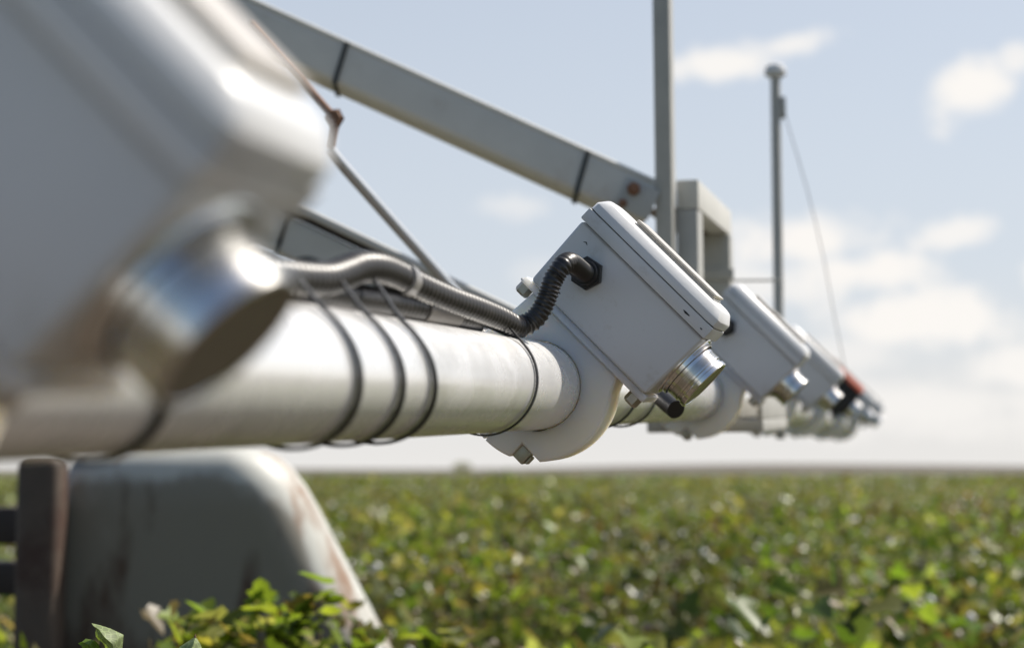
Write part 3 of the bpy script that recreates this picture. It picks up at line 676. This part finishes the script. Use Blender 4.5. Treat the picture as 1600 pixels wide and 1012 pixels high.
# far canopy surface under the distant leaves
def cz(x, y): return .62 + .06*mnoise.noise(Vector((x*.35, y*.35, 0))) + .05*mnoise.noise(Vector((x*.08, y*.06, 4)))
o = grid_obj('distant_cotton', -420, 420, 30, 640, 220, 160, cz, M_CANOPY, 'stuff'); tag(o, 'far stretch of cotton field reaching the flat horizon', 'cotton field')

o = grid_obj('distant_cotton', -300, 300, -400, -4.5, 120, 80, cz, M_CANOPY, 'stuff'); tag(o, 'cotton field stretching away behind the viewpoint', 'cotton field')
# individual plants in front of the shield
def plant(name, base, height, spread, nl, label, group, seed, lsz=.07, pale=False, bolls=0):
    rg = np.random.default_rng(seed); rd = random.Random(seed)
    root = empty(name, Matrix.Translation(base), label, 'cotton plant', group)
    bm = bmesh.new(); tips = []
    main = spline([Vector((0, 0, 0)), Vector((rd.uniform(-.02, .02), rd.uniform(-.02, .02), height*.5)), Vector((rd.uniform(-.03, .03), rd.uniform(-.03, .03), height))], .04)
    add_sweep(bm, main, [.007*(1-.7*i/len(main)) for i in range(len(main))], 8)
    for k in range(9):
        t = .3+.65*k/8; p = main[int(t*(len(main)-1))]; a = rd.uniform(0, 6.28); ln = spread*(1.15-t*.75)
        q = p + Vector((math.cos(a)*ln, math.sin(a)*ln, min(height*.06+ln*.45, height+.02-p.z))); add_sweep(bm, [p, p.lerp(q, .5)+Vector((0, 0, .01)), q], [.0035, .0028, .0018], 6); tips.append((p, q))
    obj('stem', bm, M_STEM, root)
    pos = []
    for i in range(nl):
        p, q = tips[rd.randrange(len(tips))]; c = p.lerp(q, rd.uniform(.35, 1.1)); pos.append(c + Vector((rd.gauss(0, .024), rd.gauss(0, .024), rd.gauss(.0, .02))))
    pos = np.array([tuple(p) for p in pos]); cols = leafcols(nl, rg)*np.array([[1.45, 1.45, .85]]); 
    v, _, cc = cluster(pos, lsz*rg.uniform(.5, 1.2, nl), TPL, TF, .55, cols, rg)
    pr = [(v, len(TPL), TF, nl, cc, 0)]
    lf = build_mesh('foliage', pr, [M_LEAF]); lf.parent = root
    for b in range(bolls):
        p, q = tips[rd.randrange(len(tips))]; bm = bmesh.new(); bmesh.ops.create_icosphere(bm, subdivisions=2, radius=.017)
        for vv_ in bm.verts: vv_.co *= 1+.25*mnoise.noise(vv_.co*90)
        bmesh.ops.translate(bm, vec=q+Vector((0, 0, .012)), verts=bm.verts); obj('boll', bm, M_BOLL, root)
    return root
GP = 'cotton plants in front of the rusty shield'
for i, (px, py, z, lab, nb) in enumerate(((262, 945, 2.75, 'small cotton plant at the foot of the dark shield front', 0), (345, 940, 2.7, 'leafy cotton plant in front of the shield, left of the tallest one', 0), (432, 908, 2.72, 'tallest leafy cotton plant in front of the shield', 1),
        (520, 925, 2.85, 'cotton plant beside the lit sloping edge of the shield', 1), (585, 950, 3.0, 'cotton plant just right of the shield foot', 1), (655, 975, 2.9, 'low cotton plant in the field, second to the right of the shield foot', 0))):
    t = P(px, py, z); plant('cotton_plant', Vector((t.x, t.y, 0)), t.z-.04, .20, 330, lab, GP, 40+i, .048, bolls=nb)

# nearest shoot with a folded pale leaf, and a bract tip beside it
def blade(root, name, pts, mat, lab=None):
    """pts: rows of world points (left edge, midrib, right edge)"""
    bm = bmesh.new(); o0 = root.matrix_world.translation; rows = []
    for row in pts: rows.append([bm.verts.new(p-o0) for p in row])
    for a, b in zip(rows, rows[1:]):
        for k in range(len(a)-1): bm.faces.new((a[k], a[k+1], b[k+1], b[k]))
    bmesh.ops.subdivide_edges(bm, edges=bm.edges[:], cuts=3, use_grid_fill=True, smooth=.6)
    for v_ in bm.verts: v_.co += Vector((0, 1, 0))*(.0012*mnoise.noise(v_.co*160))
    r = bmesh.ops.extrude_face_region(bm, geom=bm.faces[:]); bmesh.ops.translate(bm, vec=(0, .0006, 0), verts=[e for e in r['geom'] if isinstance(e, bmesh.types.BMVert)])
    o = obj(name, bm, mat, root, angle=60)
    return o
zz = 1.47; b0 = P(168, 1040, zz)
sh = empty('cotton_shoot', Matrix.Translation(Vector((b0.x, b0.y, 0))), 'pale folded young leaf on a cotton shoot in the bottom left foreground', 'cotton plant')
o0 = sh.location
bm = bmesh.new(); add_sweep(bm, spline([Vector((0, 0, 0)), Vector((.02, 0, .4)), Vector((0, 0, .8)), P(160, 1030, zz)-o0, P(165, 1012, zz)-o0], .03), .004, 8); obj('stem', bm, M_STEM, sh)
blade(sh, 'leaf', [[P(143, 973, zz), P(146, 977, zz-.004), P(151, 981, zz)], [P(156, 976, zz), P(155, 983, zz-.008), P(149, 987, zz)], [P(172, 981, zz), P(163, 994, zz-.012), P(150, 994, zz)], [P(193, 991, zz), P(176, 1006, zz-.012), P(160, 1008, zz)], [P(191, 1012, zz), P(178, 1020, zz-.008), P(164, 1018, zz)], [P(188, 1040, zz), P(178, 1040, zz), P(168, 1036, zz)]], M_PALELEAF)
blade(sh, 'leaf', [[P(122, 1004, zz), P(128, 1002, zz-.004), P(134, 997, zz)], [P(128, 1010, zz-.004), P(138, 1006, zz-.008), P(148, 1000, zz-.003)], [P(132, 1024, zz), P(146, 1018, zz-.01), P(158, 1010, zz)], [P(140, 1040, zz), P(152, 1036, zz), P(166, 1030, zz)]], leafmat('fresh_green_leaf', False, (.16, .24, .04)))
b0 = P(300, 1040, zz)
s2 = empty('cotton_bud', Matrix.Translation(Vector((b0.x, b0.y, 0))), 'pointed pale cotton bud with brown tip just above the lower frame edge', 'cotton plant')
o0 = s2.location
bm = bmesh.new(); add_sweep(bm, spline([Vector((0, 0, 0)), Vector((-.02, 0, .4)), Vector((0, 0, .8)), P(300, 1030, zz)-o0], .03), .004, 8); obj('stem', bm, M_STEM, s2)
blade(s2, 'bract', [[P(303, 995, zz), P(305, 996, zz-.002), P(308, 997, zz)], [P(296, 1000, zz), P(303, 1003, zz-.008), P(312, 1004, zz)], [P(280, 1010, zz), P(299, 1014, zz-.012), P(316, 1014, zz)], [P(274, 1030, zz), P(297, 1034, zz-.012), P(318, 1030, zz)], [P(290, 1044, zz), P(300, 1046, zz), P(308, 1044, zz)]], M_PALELEAF)
bm = bmesh.new(); add_lathe(bm, [(0, 0), (.0011, .001), (.0006, .003), (0, .0042)], 8, Matrix.Translation(P(305, 997, zz)-o0)); obj('bud_tip', bm, M_RUST, s2)

# a small tree far off on the horizon
tr = empty('tree', Matrix.Translation(Vector((-9.0, 300, 0))), 'tiny blurred bush-like tree standing on the horizon', 'tree')
bm = bmesh.new(); add_sweep(bm, [Vector((0, 0, 0)), Vector((.1, 0, 1.4)), Vector((0, 0, 2.4))], [.16, .12, .06], 8); obj('trunk', bm, M_TRUNK, tr)
n = 230; u = rng.normal(0, 1, (n, 3)); u /= np.linalg.norm(u, axis=1)[:, None]; pp = u*np.cbrt(rng.uniform(.1, 1, (n, 1)))*np.array([1.7, 1.3, .9]) + np.array([0, 0, 2.3])
v, _, cc = cluster(pp, rng.uniform(.2, .45, n), TQ, TQF, .9, leafcols(n, rng)*np.array([[1.5, 1.3, 1.6]]), rng); cr = build_mesh('crown', [(v, 4, TQF, n, cc, 0)], [M_LEAF]); cr.parent = tr
